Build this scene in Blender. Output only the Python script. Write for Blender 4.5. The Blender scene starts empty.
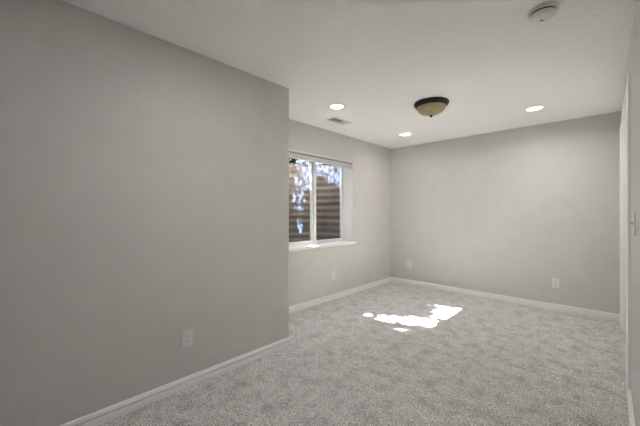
import bpy, bmesh, math, random
from mathutils import Vector, Matrix
R = math.radians
S = bpy.context.scene
C = S.collection

# ------------------------------------------------------------ camera, sky, sun, exposure
CH = 1.257                       # eye height
HC = 2.44                        # ceiling height
cam_d = bpy.data.cameras.new('camera')
cam_d.lens = 17.0; cam_d.sensor_width = 36.0; cam_d.clip_start = 0.02; cam_d.clip_end = 200
cam = bpy.data.objects.new('camera', cam_d); C.objects.link(cam)
cam.location = (0, 0, CH); cam.rotation_euler = (R(90), 0, R(43.7))
S.camera = cam

SUN_DIR = Vector((1, .265, -1.164)).normalized()
w = bpy.data.worlds.new('sky'); S.world = w; w.use_nodes = True
wn = w.node_tree.nodes; wl = w.node_tree.links
bg = wn['Background']
sky = wn.new('ShaderNodeTexSky'); sky.sky_type = 'NISHITA'; sky.sun_disc = False
sky.sun_elevation = R(48.4); sky.sun_rotation = R(285); sky.air_density = 1.0; sky.dust_density = 1.5
wl.new(sky.outputs[0], bg.inputs[0]); bg.inputs[1].default_value = 0.65

sd = bpy.data.lights.new('sun', 'SUN'); sd.energy = 148; sd.angle = R(0.53); sd.color = (1, .97, .92)
sun = bpy.data.objects.new('sun', sd); C.objects.link(sun)
sun.location = (-8, 0, 9); sun.rotation_euler = SUN_DIR.to_track_quat('-Z', 'Y').to_euler()

S.view_settings.view_transform = 'Standard'; S.view_settings.look = 'None'
S.view_settings.exposure = 0.72; S.view_settings.gamma = 1.0; S.view_settings.use_curve_mapping = False
S.cycles.max_bounces = 12; S.cycles.diffuse_bounces = 8; S.cycles.transparent_max_bounces = 16
S.cycles.use_denoising = True; S.cycles.sample_clamp_indirect = 0
LAMP_W = 2.4                     # each recessed lamp
FILL_W = 7.6  # added fill lamp, out of view

# ------------------------------------------------------------ materials
def nm(name, col, rough=.6, metal=0.0, spec=.5):
    m = bpy.data.materials.new(name); m.use_nodes = True
    b = m.node_tree.nodes['Principled BSDF']
    b.inputs['Base Color'].default_value = (*col, 1); b.inputs['Roughness'].default_value = rough
    b.inputs['Metallic'].default_value = metal; b.inputs['Specular IOR Level'].default_value = spec
    return m, m.node_tree.nodes, m.node_tree.links, b
def noise(n, l, scale, detail=3, rough=.5, vec=None):
    t = n.new('ShaderNodeTexNoise'); t.inputs['Scale'].default_value = scale
    t.inputs['Detail'].default_value = detail; t.inputs['Roughness'].default_value = rough
    if vec is None:
        tc = n.new('ShaderNodeTexCoord'); vec = tc.outputs['Object']
    l.new(vec, t.inputs['Vector']); return t
def ramp(n, l, src, stops):
    r = n.new('ShaderNodeValToRGB'); e = r.color_ramp.elements
    while len(e) < len(stops): e.new(.5)
    for k, (p, c) in enumerate(stops):
        e[k].position = p; e[k].color = (*c, 1) if len(c) == 3 else c
    l.new(src, r.inputs[0]); return r
def bump(n, l, src, b, strength, dist, prev=None):
    u = n.new('ShaderNodeBump'); u.inputs['Strength'].default_value = strength; u.inputs['Distance'].default_value = dist
    l.new(src, u.inputs['Height'])
    if prev: l.new(prev.outputs[0], u.inputs['Normal'])
    l.new(u.outputs[0], b.inputs['Normal']); return u
def rough_paint(name, col, scale, strength, dist, rough=.75, var=.02):
    m, n, l, b = nm(name, col, rough, 0, .25)
    t = noise(n, l, scale, 4, .6)
    lo = tuple(c * (1 - var) for c in col); hi = tuple(min(1, c * (1 + var)) for c in col)
    t2 = noise(n, l, 6, 3)
    r = ramp(n, l, t2.outputs['Fac'], [(.3, lo), (.7, hi)]); l.new(r.outputs[0], b.inputs['Base Color'])
    bump(n, l, t.outputs['Fac'], b, strength, dist)
    return m
WALL = (.59, .580, .560)
M = {}
M['wall'] = rough_paint('greige_wall_paint', WALL, 60, .35, .004)
# knock-down textured ceiling
m, n, l, b = nm('knockdown_ceiling_paint', (.88, .88, .875), .8, 0, .2)
t = noise(n, l, 22, 5, .65); r = ramp(n, l, t.outputs['Fac'], [(.42, (0, 0, 0)), (.56, (1, 1, 1))])
t3 = noise(n, l, 90, 3)
u = bump(n, l, r.outputs[0], b, .38, .008); bump(n, l, t3.outputs['Fac'], b, .25, .003, u)
M['ceiling'] = m
M['trim'] = rough_paint('white_trim_paint', (.84, .84, .835), 30, .0, .001, .45, .0)
M['plastic'] = nm('white_plastic', (.72, .71, .69), .35)[0]
M['vinyl'] = nm('white_vinyl', (.74, .74, .73), .4)[0]
M['grey_plastic'] = nm('grey_plastic_gap', (.05, .05, .05), .6)[0]
M['slot'] = nm('dark_slot', (.02, .02, .02), .7)[0]
M['screw'] = nm('painted_screw', (.55, .55, .53), .35, .3)[0]
M['ring'] = rough_paint('lamp_trim_ring', (.74, .74, .72), 40, .02, .001, .45, .01)
M['blind'] = nm('white_blind_slats', (.66, .66, .65), .45)[0]
M['blind_dark'] = nm('grey_headrail_metal', (.27, .27, .265), .5, .3)[0]
m, n, l, b = nm('oil_rubbed_bronze', (.022, .018, .015), .32, .6)
t = noise(n, l, 25, 3); r = ramp(n, l, t.outputs['Fac'], [(.35, (.012, .010, .009)), (.7, (.045, .036, .028))])
l.new(r.outputs[0], b.inputs['Base Color']); M['bronze'] = m
m, n, l, b = nm('amber_alabaster_glass', (.40, .34, .19), .3, 0, .5)
t = noise(n, l, 9, 4, .6); r = ramp(n, l, t.outputs['Fac'], [(.3, (.36, .30, .16)), (.7, (.50, .43, .26))])
l.new(r.outputs[0], b.inputs['Base Color'])
b.inputs['Subsurface Weight'].default_value = .15; b.inputs['Subsurface Radius'].default_value = (.02, .015, .01)
M['dome'] = m
m, n, l, b = nm('lit_diffuser', (.9, .9, .88), .5)
b.inputs['Emission Color'].default_value = (1, .97, .92, 1); b.inputs['Emission Strength'].default_value = 3
M['lens'] = m
# carpet: frieze pile with lighter and darker yarn, brushed patches
m, n, l, b = nm('grey_frieze_carpet', (.42, .40, .375), .95, 0, .1)
v1 = noise(n, l, 110, 5, .8); v2 = noise(n, l, 8, 6, .75); v3 = noise(n, l, 34, 3, .6)
r1 = ramp(n, l, v1.outputs['Fac'], [(.40, (.13, .126, .12)), (.50, (.69, .676, .652)), (.60, (.98, .965, .94))])
r2 = ramp(n, l, v2.outputs['Fac'], [(.34, (.68, .68, .68)), (.50, (1.02, 1.02, 1.02)), (.64, (1.16, 1.16, 1.16))])
r3 = ramp(n, l, v3.outputs['Fac'], [(.36, (.86, .86, .86)), (.62, (1.12, 1.12, 1.12))])
mx = n.new('ShaderNodeVectorMath'); mx.operation = 'MULTIPLY'
l.new(r1.outputs[0], mx.inputs[0]); l.new(r2.outputs[0], mx.inputs[1])
mx2 = n.new('ShaderNodeVectorMath'); mx2.operation = 'MULTIPLY'
l.new(mx.outputs[0], mx2.inputs[0]); l.new(r3.outputs[0], mx2.inputs[1])
l.new(mx2.outputs[0], b.inputs['Base Color'])
u = bump(n, l, v1.outputs['Fac'], b, .9, .012); bump(n, l, v3.outputs['Fac'], b, .5, .02, u)
b.inputs['Sheen Weight'].default_value = .15
M['carpet'] = m
# window well metal: weathered, rust-brown galvanised steel
m, n, l, b = nm('weathered_ribbed_steel', (.3, .25, .2), .7, .0, .12)
t = noise(n, l, 3.2, 6, .65); r = ramp(n, l, t.outputs['Fac'], [(.30, (.085, .056, .036)), (.50, (.115, .088, .066)), (.70, (.13, .115, .098))])
l.new(r.outputs[0], b.inputs['Base Color']); bump(n, l, t.outputs['Fac'], b, .2, .01); M['well'] = m
m, n, l, b = nm('gravel', (.3, .28, .25), .9)
t = n.new('ShaderNodeTexVoronoi'); t.inputs['Scale'].default_value = 28
r = ramp(n, l, t.outputs['Color'], [(.1, (.12, .10, .09)), (.9, (.42, .39, .35))]); l.new(r.outputs[0], b.inputs['Base Color'])
bump(n, l, t.outputs['Distance'], b, 1, .03); M['gravel'] = m
m, n, l, b = nm('soil_and_grass', (.12, .13, .05), .95)
t = noise(n, l, 14, 5); r = ramp(n, l, t.outputs['Fac'], [(.4, (.10, .075, .045)), (.6, (.10, .16, .035))])
l.new(r.outputs[0], b.inputs['Base Color']); M['soil'] = m
m, n, l, b = nm('leaf_green', (.02, .03, .006), .9, 0, .03)
t = noise(n, l, 5, 2); r = ramp(n, l, t.outputs['Fac'], [(.35, (.008, .018, .003)), (.65, (.026, .036, .006))])
l.new(r.outputs[0], b.inputs['Base Color']); M['leaf'] = m
M['bark'] = rough_paint('brown_bark', (.10, .07, .05), 30, .8, .01, .9, .3)
M['stucco'] = rough_paint('outer_foundation_concrete', (.45, .43, .40), 40, .5, .01, .9, .1)
# clear pane with a thin uneven film of dust
m, n, l, b = nm('dusty_window_glass', (1, 1, 1), 0)
out = n['Material Output']
tr = n.new('ShaderNodeBsdfTransparent'); gl = n.new('ShaderNodeBsdfGlossy'); gl.inputs['Roughness'].default_value = .02
lwt = n.new('ShaderNodeLayerWeight'); lwt.inputs[0].default_value = .5
pw = n.new('ShaderNodeMath'); pw.operation = 'POWER'; pw.inputs[1].default_value = 5; l.new(lwt.outputs['Facing'], pw.inputs[0])
fr = n.new('ShaderNodeMath'); fr.operation = 'MULTIPLY_ADD'; fr.inputs[1].default_value = .95; fr.inputs[2].default_value = .035; l.new(pw.outputs[0], fr.inputs[0])
mg = n.new('ShaderNodeMixShader'); l.new(fr.outputs[0], mg.inputs[0]); l.new(tr.outputs[0], mg.inputs[1]); l.new(gl.outputs[0], mg.inputs[2])
df = n.new('ShaderNodeBsdfTranslucent'); df.inputs[0].default_value = (.40, .60, 1, 1)
tc = n.new('ShaderNodeTexCoord'); mp = n.new('ShaderNodeMapping'); mp.inputs['Scale'].default_value = (1, 1, .5)
l.new(tc.outputs['Object'], mp.inputs[0])
t = noise(n, l, 26, 6, .7, mp.outputs[0])
mr = n.new('ShaderNodeMapRange'); mr.inputs['From Min'].default_value = .42; mr.inputs['From Max'].default_value = .62
mr.inputs['To Min'].default_value = .000; mr.inputs['To Max'].default_value = .022; l.new(t.outputs['Fac'], mr.inputs['Value'])
md = n.new('ShaderNodeMixShader'); l.new(mr.outputs[0], md.inputs[0]); l.new(mg.outputs[0], md.inputs[1]); l.new(df.outputs[0], md.inputs[2])
l.new(md.outputs[0], out.inputs['Surface']); M['glass'] = m

# ------------------------------------------------------------ helpers
def box(bm, x0, x1, y0, y1, z0, z1):
    vs = [bm.verts.new(p) for p in ((x0,y0,z0),(x1,y0,z0),(x1,y1,z0),(x0,y1,z0),(x0,y0,z1),(x1,y0,z1),(x1,y1,z1),(x0,y1,z1))]
    for f in ((0,3,2,1),(4,5,6,7),(0,1,5,4),(1,2,6,5),(2,3,7,6),(3,0,4,7)):
        bm.faces.new([vs[i] for i in f])
def bm_box(*a):
    bm = bmesh.new(); box(bm, *a); return bm
def bevel(bm, w, seg=2, edges=None):
    bmesh.ops.bevel(bm, geom=edges or list(bm.edges), offset=w, segments=seg, profile=.5, affect='EDGES'); return bm
def lathe(prof, seg=48, axis='z'):
    """profile of (radius, z) turned about the z axis"""
    bm = bmesh.new(); rings = []
    for (r, z) in prof:
        if r < 1e-6: rings.append([bm.verts.new((0, 0, z))])
        else: rings.append([bm.verts.new((r*math.cos(2*math.pi*k/seg), r*math.sin(2*math.pi*k/seg), z)) for k in range(seg)])
    for a, b_ in zip(rings, rings[1:]):
        for k in range(seg):
            k2 = (k+1) % seg
            if len(a) == 1 and len(b_) == 1: continue
            if len(a) == 1: bm.faces.new((a[0], b_[k], b_[k2]))
            elif len(b_) == 1: bm.faces.new((a[k], b_[0], a[k2]))
            else: bm.faces.new((a[k], b_[k], b_[k2], a[k2]))
    bmesh.ops.recalc_face_normals(bm, faces=bm.faces)
    return bm
def obj(name, bm, mat, parent=None, smooth=False):
    me = bpy.data.meshes.new(name); bmesh.ops.recalc_face_normals(bm, faces=bm.faces)
    if smooth:
        for f in bm.faces: f.smooth = True
    bm.to_mesh(me); bm.free(); me.materials.append(M[mat])
    if smooth:
        try: me.set_sharp_from_angle(angle=R(38))
        except Exception: pass
    o = bpy.data.objects.new(name, me); C.objects.link(o)
    if parent: o.parent = parent
    return o
def struct(name, bm, mat, label=None):
    o = obj(name, bm, mat); o['kind'] = 'structure'
    if label: o['label'] = label; o['category'] = name.split('_')[0]
    return o
def sempty(name, label, loc=(0, 0, 0)):
    o = bpy.data.objects.new(name, None); C.objects.link(o); o.location = loc; o['kind'] = 'structure'
    o['label'] = label; o['category'] = name.split('_')[0]; o.empty_display_size = .1
    return o
def thing(name, label, cat, loc, rz=0, group=None):
    o = bpy.data.objects.new(name, None); C.objects.link(o); o.location = loc; o.rotation_euler = (0, 0, rz)
    o['label'] = label; o['category'] = cat; o.empty_display_size = .1
    if group: o['group'] = group
    return o
def dup(root, loc, rz, label):
    r = root.copy(); C.objects.link(r); r.location = loc; r.rotation_euler = (0, 0, rz); r['label'] = label
    for ch in list(root.children):
        c = ch.copy(); C.objects.link(c); c.parent = r
        for g in list(ch.children):
            d = g.copy(); C.objects.link(d); d.parent = c
    return r

# ------------------------------------------------------------ the room shell
XL, YC = -2.2, 1.877            # near left wall, its outer corner
XW, YB = -2.907, 4.94           # window wall, back wall
XR, YR = 0.106, -3.2            # right wall, rear wall
XO = -3.17                      # outer face of the foundation
WY0, WY1, WZ0, WZ1 = 2.42, 3.79, 0.808, 2.062   # window opening

struct('floor', bm_box(XO, XR+.7, YR-.1, YB+.15, -.1, 0), 'carpet', 'grey frieze carpet covering the whole room floor')
struct('ceiling', bm_box(XO, XR+.7, YR-.1, YB+.15, HC, HC+.12), 'ceiling', 'light grey knockdown textured ceiling')
bm = bm_box(XO, XL, YR-.1, YC, 0, HC)
ed = [e for e in bm.edges if all(abs(v.co.x-XL) < 1e-4 and abs(v.co.y-YC) < 1e-4 for v in e.verts)]
bevel(bm, .006, 3, ed)
struct('wall_left', bm, 'wall', 'near greige wall on the left with an outer corner')
bm = bmesh.new()
box(bm, XO, XW, YC, WY0, 0, HC); box(bm, XO, XW, WY1, YB+.15, 0, HC)
box(bm, XO, XW, WY0, WY1, 0, WZ0-.035); box(bm, XO, XW, WY0, WY1, WZ1, HC)
struct('wall_window', bm, 'wall', 'recessed greige wall with the basement window')
struct('wall_back', bm_box(XW, XR+.7, YB, YB+.15, 0, HC), 'wall', 'greige far wall facing the camera')
DY0, DY1, DZ = 2.972, 4.535, 2.145   # closet opening
bm = bmesh.new()
box(bm, XR, XR+.12, YR, DY0, 0, HC); box(bm, XR, XR+.12, DY1, YB, 0, HC); box(bm, XR, XR+.12, DY0, DY1, DZ, HC)
struct('wall_right', bm, 'wall', 'greige wall at the right edge beside the camera')
struct('wall_rear', bm_box(XL, XR+.7, YR-.1, YR, 0, HC), 'wall', 'greige wall behind the camera')
bm = bmesh.new(); box(bm, XR+.6, XR+.7, DY0-.3, YB, 0, HC); box(bm, XR+.12, XR+.6, DY0-.3, DY0-.2, 0, HC)
struct('wall_closet', bm, 'wall', 'inner wall of the closet behind the doors')

# baseboards: one stepped profile swept along each wall, mitred at the corners
PROF = [(0,0),(.0165,0),(.0155,.0280),(.0130,.0310),(.0125,.0340),(.0145,.0350),(.0140,.0400),(.0120,.0430),
        (.0012,.0440),(.0012,.0510),(.0140,.0520),(.0140,.0550),(.0115,.0660),(.0080,.0740),(.0040,.0800),(0,.0800)]
def baseboard(name, a, b_, nrm, ma, mb, label):
    """a->b along the wall, nrm into the room, ma/mb mitre: +1 outer corner, -1 inner corner, 0 square"""
    a, b_, nrm = Vector(a), Vector(b_), Vector(nrm); d = (b_-a).normalized(); bm = bmesh.new(); r = []
    for p, mt, s in ((a, ma, -1), (b_, mb, 1)):
        row = []
        for (o_, z) in PROF:
            q = p + nrm*o_ + d*(s*mt*o_); row.append(bm.verts.new((q.x, q.y, z)))
        r.append(row)
    N = len(PROF)
    for k in range(N):
        bm.faces.new((r[0][k], r[0][(k+1) % N], r[1][(k+1) % N], r[1][k]))
    bm.faces.new(r[0]); bm.faces.new(list(reversed(r[1])))
    return struct(name, bm, 'trim', label)
baseboard('baseboard_left', (XL, YR), (XL, YC), (1, 0), -1, 1, 'white stepped baseboard along the near left wall')
baseboard('baseboard_return', (XL, YC), (XW, YC), (0, 1), 1, -1, 'white baseboard round the hidden side of the left corner')
baseboard('baseboard_window', (XW, YC), (XW, YB), (1, 0), -1, -1, 'white baseboard below the window')
baseboard('baseboard_back', (XW, YB), (XR, YB), (0, -1), -1, -1, 'white baseboard along the far wall')
baseboard('baseboard_right', (XR, YR), (XR, 2.90), (-1, 0), -1, 0, 'white baseboard along the right wall near the camera')
baseboard('baseboard_corner', (XR, 4.607), (XR, YB), (-1, 0), 0, -1, 'short white baseboard beyond the closet opening')
baseboard('baseboard_rear', (XR, YR), (XL, YR), (0, 1), -1, -1, 'white baseboard behind the camera')

# closet door: casing, jambs, four bifold leaves with knobs
door = sempty('door_1', 'white bifold closet door in the right wall, seen almost edge on', (XR, DY0, 0))
def off(bm, o): bmesh.ops.translate(bm, verts=bm.verts, vec=-Vector(o)); return bm
DL = (XR, DY0, 0)
CP = [(0, 0), (0, .0130), (.004, .0145), (.012, .0150), (.020, .0128), (.030, .0150), (.052, .0190), (.060, .0200), (.066, .0195), (.070, .0165), (.070, 0)]   # (from outer edge, out of the wall)
def casing_leg(ys, sgn, ztop):
    bm = bmesh.new(); rows = []
    for top in (0, 1):
        rows.append([bm.verts.new((XR-o_, ys+sgn*u_, (ztop-u_) if top else 0)) for (u_, o_) in CP])
    n_ = len(CP)
    for k in range(n_): bm.faces.new((rows[0][k], rows[0][(k+1) % n_], rows[1][(k+1) % n_], rows[1][k]))
    bm.faces.new(rows[0]); bm.faces.new(rows[1]); return bm
ZT = 2.205
obj('casing', off(casing_leg(DY0-.072, 1, ZT), DL), 'trim', door)
obj('casing', off(casing_leg(DY1+.072, -1, ZT), DL), 'trim', door)
bm = bmesh.new(); rows = []
for (yy, s) in ((DY0-.072, 1), (DY1+.072, -1)):
    rows.append([bm.verts.new((XR-o_, yy+s*u_, ZT-u_)) for (u_, o_) in CP])
n_ = len(CP)
for k in range(n_): bm.faces.new((rows[0][k], rows[0][(k+1) % n_], rows[1][(k+1) % n_], rows[1][k]))
bm.faces.new(rows[0]); bm.faces.new(rows[1])
obj('head_casing', off(bm, DL), 'trim', door)
obj('jamb', off(bm_box(XR-.001, XR+.12, DY0-.004, DY0+.012, 0, DZ), DL), 'trim', door)
obj('jamb', off(bm_box(XR-.001, XR+.12, DY1-.012, DY1+.004, 0, DZ), DL), 'trim', door)
obj('head_jamb', off(bm_box(XR-.001, XR+.12, DY0-.004, DY1+.004, DZ-.014, DZ+.004), DL), 'trim', door)
lw = (DY1-DY0-.03)/4
for k in range(4):
    y0 = DY0+.015+k*lw
    bm = bmesh.new(); box(bm, XR+.062, XR+.092, y0+.002, y0+lw-.002, .012, DZ-.02)
    lf = obj('door_leaf', off(bm, DL), 'trim', door)
    bm = bmesh.new()
    for (z0, z1) in ((.22, .95), (1.08, 1.98)):
        q = bm_box(XR+.056, XR+.064, y0+.07, y0+lw-.07, z0, z1); bevel(q, .0035, 1)
        tmp = bpy.data.meshes.new('t'); q.to_mesh(tmp); q.free(); bm.from_mesh(tmp); bpy.data.meshes.remove(tmp)
    obj('raised_panel', off(bm, DL), 'trim', lf)
    if k in (1, 2):
        kb = lathe([(0, 0), (.008, 0), (.007, .012), (.014, .018), (.016, .026), (.010, .032), (0, .033)], 20)
        kb.transform(Matrix.Rotation(R(-90), 4, 'Y'))
        bmesh.ops.translate(kb, verts=kb.verts, vec=(.062, y0+(lw-.04 if k == 1 else .04)-DY0, .95))
        obj('knob', kb, 'screw', lf, True)

# ------------------------------------------------------------ window: vinyl slider, sill
win = sempty('window_1', 'white two pane sliding basement window looking into a ribbed window well', (-3.10, WY0, WZ0))
WL = (-3.10, WY0, WZ0)
XF0, XF1 = -3.15, -3.075        # frame depth
bm = bmesh.new()
box(bm, XF0, XF1, WY0, WY0+.030, WZ0, WZ1); box(bm, XF0, XF1, WY1-.030, WY1, WZ0, WZ1)
box(bm, XF0, XF1, WY0+.03, WY1-.03, WZ0, WZ0+.024); box(bm, XF0, XF1, WY0+.03, WY1-.03, WZ1-.024, WZ1)
obj('window_frame', off(bm, WL), 'vinyl', win)
def sash(y0, y1, x0, x1, wl_, wr_, name):
    z0, z1 = WZ0+.024, WZ1-.024; bm = bmesh.new(); wb = .026
    box(bm, x0, x1, y0, y0+wl_, z0, z1); box(bm, x0, x1, y1-wr_, y1, z0, z1)
    box(bm, x0, x1, y0+wl_, y1-wr_, z0, z0+wb); box(bm, x0, x1, y0+wl_, y1-wr_, z1-wb, z1)
    o = obj(name, off(bm, WL), 'vinyl', win)
    xm = (x0+x1)/2
    obj('pane', off(bm_box(xm-.002, xm+.002, y0+wl_, y1-wr_, z0+wb, z1-wb), WL), 'glass', o)
    return o
YM = 3.106
s1 = sash(WY0+.03, YM+.012, -3.143, -3.113, .028, .040, 'fixed_sash')
s2 = sash(YM-.004, WY1-.03, -3.108, -3.078, .040, .028, 'sliding_sash')
lt = bm_box(-3.113, -3.092, YM-.028, YM-.004, 1.355, 1.415); bevel(lt, .004, 2); lt2 = bm_box(-3.098, -3.070, YM-.016, YM-.006, 1.362, 1.385)
obj('latch', off(lt, WL), 'plastic', win)
obj('latch_lever', off(lt2, WL), 'plastic', win)
# sill board with horns
bm = bm_box(XF1-.002, XW+.030, WY0, WY1, WZ0-.035, WZ0)
sill = bmesh.new()
pts = [(XF1-.002, WY0), (XF1-.002, WY1), (XW, WY1), (XW, WY1+.045), (XW+.028, WY1+.045), (XW+.028, WY0-.045), (XW, WY0-.045), (XW, WY0)]
lo = [sill.verts.new((x, y, WZ0-.035)) for x, y in pts]; hi = [sill.verts.new((x, y, WZ0+.001)) for x, y in pts]
bm.free()
sill.faces.new(lo); sill.faces.new(hi)
for k in range(8): sill.faces.new((lo[k], lo[(k+1) % 8], hi[(k+1) % 8], hi[k]))
bevel(sill, .005, 3, [e for e in sill.edges if all(v.co.x > XW+.02 for v in e.verts)])
struct('trim_1', sill, 'trim', 'white window sill board projecting from the wall')

M['reveal'] = rough_paint('painted_daylight_reveal', (.92, .885, .83), 60, .2, .003, .6, .01)  # lighter than the wall: sky glow on the reveal is put into this colour
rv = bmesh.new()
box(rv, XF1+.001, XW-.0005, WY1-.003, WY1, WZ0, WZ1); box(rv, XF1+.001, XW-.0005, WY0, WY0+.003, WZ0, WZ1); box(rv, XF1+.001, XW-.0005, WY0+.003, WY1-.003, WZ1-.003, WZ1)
struct('trim_3', rv, 'reveal', 'pale sides and head of the deep window opening, with daylight brightness put into the colour')

# raised blind tucked under the head of the opening
bl = thing('window_blind', 'white horizontal blind pulled fully up at the head of the window', 'blind', (XW-.03, (WY0+WY1)/2, WZ1))
BL = (XW-.03, (WY0+WY1)/2, WZ1)
y0, y1 = WY0+.006, WY1-.006; ZB = WZ1-.004
bm = bm_box(XW-.050, XW+.002, y0, y1, WZ1-.022, WZ1-.0035); bevel(bm, .002, 2)
obj('headrail', off(bm, BL), 'blind', bl)
obj('rail_channel', off(bm_box(XW-.048, XW-.008, y0, y1, WZ1-.042, WZ1-.022), BL), 'blind_dark', bl)
bm = bmesh.new()
for k in range(13):
    z = WZ1-.0425-k*.0031; box(bm, XW-.050, XW-.002, y0+.004, y1-.004, z-.0022, z)
obj('slat_stack', off(bm, BL), 'blind', bl)
bm = bm_box(XW-.052, XW, y0+.002, y1-.002, WZ1-.102, WZ1-.083); bevel(bm, .004, 2)
obj('bottom_rail', off(bm, BL), 'blind', bl)

# ------------------------------------------------------------ outside: well, ground, shrub
GZ = 2.10
WX = 1.03; yc = (WY0+WY1)/2; hw = .93
bm = bmesh.new()
NA, NZ = 72, 150
def wellpt(a, z, t=0):
    wv = .0085*math.sin(2*math.pi*z/.118)
    # superellipse plan: flat front, rounded ends
    ca, sa = math.cos(a), math.sin(a); e = .55
    x = XO - (WX-wv-.02+t)*(abs(sa)**e); y = yc - (hw-wv-.01+t)*(1 if ca > 0 else -1)*(abs(ca)**e)
    return (x, y, z)
for t in (0, .004):
    g = [[bm.verts.new(wellpt(math.pi*i/NA, .42+(GZ+.05-.42)*j/NZ, t)) for i in range(NA+1)] for j in range(NZ+1)]
    for j in range(NZ):
        for i in range(NA): bm.faces.new((g[j][i], g[j][i+1], g[j+1][i+1], g[j+1][i]))
wo = obj('window_well', bm, 'well', None, True)
wo['label'] = 'curved ribbed rust-brown steel well wall outside the window'; wo['category'] = 'window well'
bm = bmesh.new()
box(bm, XO-1.2, XO, yc-1.2, yc+1.2, .36, .5)
o = struct('trim_2', bm, 'gravel', 'gravel bottom of the window well')
# ground round the well: one sheet with the well cut out
bm = bmesh.new()
inn = [wellpt(math.pi*i/NA, 1.0, .03)[:2] for i in range(NA+1)]
inn = [(x, y) for x, y in inn]
lo_ = []; 
def outer(x, y):
    dx, dy = x-XO, y-yc; k = 7/max(abs(dx), abs(dy), 1e-4); return (XO+dx*k, yc+dy*k)
ring_i = [bm.verts.new((x, y, GZ)) for x, y in inn]; ring_o = [bm.verts.new((*outer(x, y), GZ)) for x, y in inn]
for k in range(NA): bm.faces.new((ring_i[k], ring_i[k+1], ring_o[k+1], ring_o[k]))
o = struct('ground', bm, 'soil', 'soil and grass around the window well')
o['category'] = 'ground'
bm = bm_box(XO-.12, XO, YR-3, YB+3, HC+.12, HC+3.2)
# shrub whose crown filters the sun onto the panes
rnd = random.Random(7)
def inside(p, poly):
    c = False; j = len(poly)-1
    for i in range(len(poly)):
        (xi, yi), (xj, yj) = poly[i], poly[j]
        if (yi > p[1]) != (yj > p[1]) and p[0] < (xj-xi)*(p[1]-yi)/(yj-yi)+xi: c = not c
        j = i
    return c
gapA = [(2.79, 1.15), (2.89, 1.12), (2.96, 1.36), (3.07, 1.58), (3.10, 2.15), (2.80, 2.15), (2.77, 1.88), (2.75, 1.70), (2.72, 1.48), (2.74, 1.30)]
gapB = [(3.15, 2.15), (3.15, 1.80), (3.30, 1.82), (3.36, 1.77), (3.20, 1.75), (3.62, 1.72), (3.66, 1.62), (3.70, 1.60), (3.70, 2.15)]
gapC = [(2.585, 1.64), (2.61, 1.80), (2.58, 1.82), (2.54, 1.78), (2.54, 1.68)]
gapD = [(2.80, 1.17), (2.91, 1.15), (2.95, .84), (2.84, .84)]
dv = Vector((-1, -.265, 1.164))
bm = bmesh.new()
def leaf(p, s):
    m_ = Matrix.Rotation(rnd.uniform(0, 6.28), 4, 'Z') @ Matrix.Rotation(rnd.uniform(-.9, .9), 4, 'X') @ Matrix.Rotation(rnd.uniform(-.9, .9), 4, 'Y')
    pts = [(0, -s, 0), (.42*s, -.45*s, .05*s), (.5*s, .15*s, .08*s), (0, s, 0), (-.5*s, .15*s, .08*s), (-.42*s, -.45*s, .05*s)]
    v = [bm.verts.new(p + m_ @ Vector(q)) for q in pts]
    bm.faces.new((v[0], v[1], v[2], v[3])); bm.faces.new((v[0], v[3], v[4], v[5]))
cnt = 0
while cnt < 17500:
    y = rnd.uniform(1.8, 4.75); z = rnd.uniform(.25, 2.25)
    q = (y+rnd.gauss(0, .010), z+rnd.gauss(0, .018))
    if inside(q, gapA) and rnd.random() > (.13 if q[1] < 1.6 else .04): continue
    if (inside(q, gapB) or inside(q, gapC) or inside(q, gapD)) and rnd.random() > .03: continue
    t = rnd.uniform(1.14, 1.9); p = Vector((-3.12, y, z)) + dv*t
    if p.z < GZ+.03: continue
    leaf(p, rnd.uniform(.028, .050)); cnt += 1
for k in range(2600):
    leaf(Vector((rnd.uniform(-5.3, -4.38), rnd.uniform(1.2, 5.0), GZ+.03+rnd.random()**1.6*.75)), rnd.uniform(.03, .05))
shr = thing('garden_shrub', 'leafy green shrub growing above the rim of the window well', 'shrub', (-4.75, 2.9, GZ))
obj('foliage', off(bm, (-4.75, 2.9, GZ)), 'leaf', shr)
bm = bmesh.new()
for (dx, dy, h) in ((0, 0, 1.3), (.02, .45, 1.25), (0, -.4, 1.2), (-.25, .15, 1.6)):
    q = lathe([(0, 0), (.022, 0), (.016, h*.5), (.006, h), (0, h)], 8)
    q.transform(Matrix.Translation((dx, dy, -.03)) @ Matrix.Rotation(dy*.35, 4, 'X'))
    tmp = bpy.data.meshes.new('t'); q.to_mesh(tmp); q.free(); bm.from_mesh(tmp); bpy.data.meshes.remove(tmp)
obj('stem', bm, 'bark', shr)

# ------------------------------------------------------------ ceiling fixtures
def downlight(loc, label, watts, spread=164):
    t = thing('recessed_light', label, 'ceiling light', loc, 0, 'recessed ceiling lights')
    ring = lathe([(.074, -.002), (.078, -.0045), (.090, -.004), (.0965, -.001), (.097, .0), (.074, .0), (.074, -.002)], 48)
    obj('trim_ring', ring, 'ring', t, True)
    obj('diffuser', lathe([(0, -.0035), (.060, -.0032), (.0745, -.0015), (.0745, 0), (0, 0)], 48), 'lens', t, True)
    ld = bpy.data.lights.new('lamp', 'AREA'); ld.shape = 'DISK'; ld.size = .15; ld.energy = watts; ld.color = (1, .98, .955); ld.spread = R(spread)
    lo_ = bpy.data.objects.new('lamp', ld); C.objects.link(lo_); lo_.parent = t; lo_.location = (0, 0, -.006)
    return t
downlight((-2.187, 2.560, HC), 'round recessed ceiling light nearest the window and the air vent', LAMP_W)
downlight((-2.215, 4.176, HC), 'round recessed ceiling light deepest in the room near the far corner', LAMP_W)
downlight((-.607, 4.151, HC), 'round recessed ceiling light right of the dome light near the far wall', LAMP_W*2.1)
downlight((-1.0, .95, HC), 'added fill lamp in a recessed housing almost above the camera, out of view', FILL_W, 180)  # unseen lamp, added to brighten the near left wall

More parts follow.
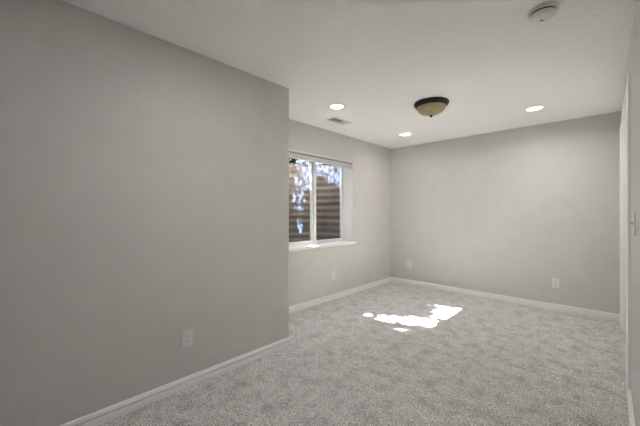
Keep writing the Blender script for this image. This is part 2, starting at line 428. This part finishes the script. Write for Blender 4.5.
fx = thing('dome_ceiling_light', 'flush mount ceiling light with dark bronze rim and amber glass bowl', 'ceiling light', (-1.378, 3.17, HC))
obj('rim', lathe([(0, 0), (.160, 0), (.176, -.004), (.180, -.012), (.177, -.022), (.170, -.028), (.166, -.038), (.158, -.046), (.150, -.050), (.142, -.046), (0, -.040)], 64), 'bronze', fx, True)
prof = [(.148, -.047)] + [(.146*math.cos(a), -.048-.088*math.sin(a)) for a in [R(5+k*85/14) for k in range(15)]]
prof[-1] = (0, -.136)
obj('glass_bowl', lathe(prof, 64), 'dome', fx, True)
obj('finial', lathe([(0, -.131), (.015, -.133), (.017, -.137), (.010, -.141), (.013, -.146), (.011, -.152), (.004, -.157), (0, -.158)], 24), 'bronze', fx, True)

sm = thing('smoke_detector', 'round white smoke detector on the ceiling at the top right', 'smoke detector', (-.279, 2.172, HC))
obj('base_plate', lathe([(0, 0), (.072, 0), (.074, -.003), (.072, -.016), (.068, -.019), (0, -.019)], 48), 'plastic', sm, True)
obj('vent_gap', lathe([(0, -.018), (.0635, -.018), (.0635, -.030), (0, -.030)], 48), 'slot', sm, True)
obj('cover', lathe([(0, -.028), (.0655, -.027), (.067, -.029), (.063, -.038), (.052, -.046), (.037, -.051), (0, -.0525)], 48), 'plastic', sm, True)
bt = lathe([(0, -.0505), (.008, -.0505), (.008, -.053), (0, -.0535)], 20)
bmesh.ops.translate(bt, verts=bt.verts, vec=(-.006, .010, 0))
obj('test_button', bt, 'grey_plastic', sm, True)

vt = thing('air_vent', 'small white louvred air register in the ceiling near the window', 'air vent', (-2.503, 2.965, HC))
bm = bmesh.new()
hx, hy = .075, .168; ix, iy = .050, .143
for a in ((-hx, hx, -hy, -iy), (-hx, hx, iy, hy), (-hx, -ix, -iy, iy), (ix, hx, -iy, iy)): box(bm, a[0], a[1], a[2], a[3], -.007, 0)
obj('frame', bm, 'plastic', vt)
obj('backing', bm_box(-ix, ix, -iy, iy, -.0012, -.0002), 'slot', vt)
for dvy in (-.047, .045):
    obj('divider', bm_box(-ix, ix, dvy-.008, dvy+.008, -.0095, -.001), 'plastic', vt)
for k in range(20):
    yy = -iy+.007+k*(2*iy-.014)/19
    an = R(50) if yy < .045 else R(-38)
    q = bm_box(-ix, ix, -.0052, .0052, -.0003, .0003)
    q.transform(Matrix.Translation((0, yy, -.0055)) @ Matrix.Rotation(an, 4, 'X'))
    obj('slat', q, 'plastic', vt)

# ------------------------------------------------------------ outlets and switch
def build_outlet(loc, rz, label):
    """faces local -Y"""
    t = thing('wall_outlet', label, 'outlet', loc, rz, 'white duplex wall outlets')
    p = bm_box(-.0375, .0375, -.006, 0, -.060, .060); bevel(p, .0022, 2)
    obj('cover_plate', p, 'plastic', t)
    for s in (1, -1):
        q = lathe([(0, 0), (.0168, 0), (.0172, .001), (.0165, .0025), (0, .0025)], 28)
        for v in q.verts: v.co.y = max(-.0135, min(.0135, v.co.y))
        q.transform(Matrix.Translation((0, -.0055, s*.0195)) @ Matrix.Rotation(R(90), 4, 'X'))
        rc = obj('receptacle', q, 'plastic', t)
        bm = bmesh.new()
        box(bm, -.0080, -.0052, -.0086, -.0075, s*.0195-.002, s*.0195+.0075); box(bm, .0050, .0078, -.0086, -.0075, s*.0195-.001, s*.0195+.0065)
        box(bm, -.0025, .0025, -.0086, -.0075, s*.0195-.0100, s*.0195-.0050)
        obj('slots', bm, 'slot', rc)
    q = lathe([(0, 0), (.0032, 0), (.0030, .001), (0, .0014)], 14); q.transform(Matrix.Translation((0, -.0058, 0)) @ Matrix.Rotation(R(90), 4, 'X'))
    obj('screw', q, 'screw', t)
    return t
ot = build_outlet((XL, .916, .352), R(90), 'white duplex outlet on the near left wall above the baseboard')
dup(ot, (XW, 3.315, .350), R(90), 'small white outlet on the window wall below the sill')
dup(ot, (-2.543, YB, .350), 0, 'white outlet on the far wall close to the room corner')
dup(ot, (-.500, YB, .350), 0, 'white outlet on the far wall towards the right side')

sw = thing('light_switch', 'white toggle light switch on the right wall, seen edge on', 'light switch', (XR, 2.42, 1.197), R(-90))
p = bm_box(-.0375, .0375, -.007, 0, -.062, .062); bevel(p, .0022, 2); obj('cover_plate', p, 'plastic', sw)
q = bm_box(-.005, .005, -.020, -.005, -.006, .006); q.transform(Matrix.Rotation(R(-14), 4, 'X')); bevel(q, .0015, 1)
obj('toggle', q, 'plastic', sw)

# daylight portal in the window opening (guides sampling of the real sky)
pd = bpy.data.lights.new('window_portal', 'AREA'); pd.shape = 'RECTANGLE'; pd.size = 1.25; pd.size_y = WY1-WY0
pd.cycles.is_portal = True
po = bpy.data.objects.new('window_portal', pd); C.objects.link(po)
po.location = (-3.16, yc, (WZ0+WZ1)/2); po.rotation_euler = (0, R(-90), 0)
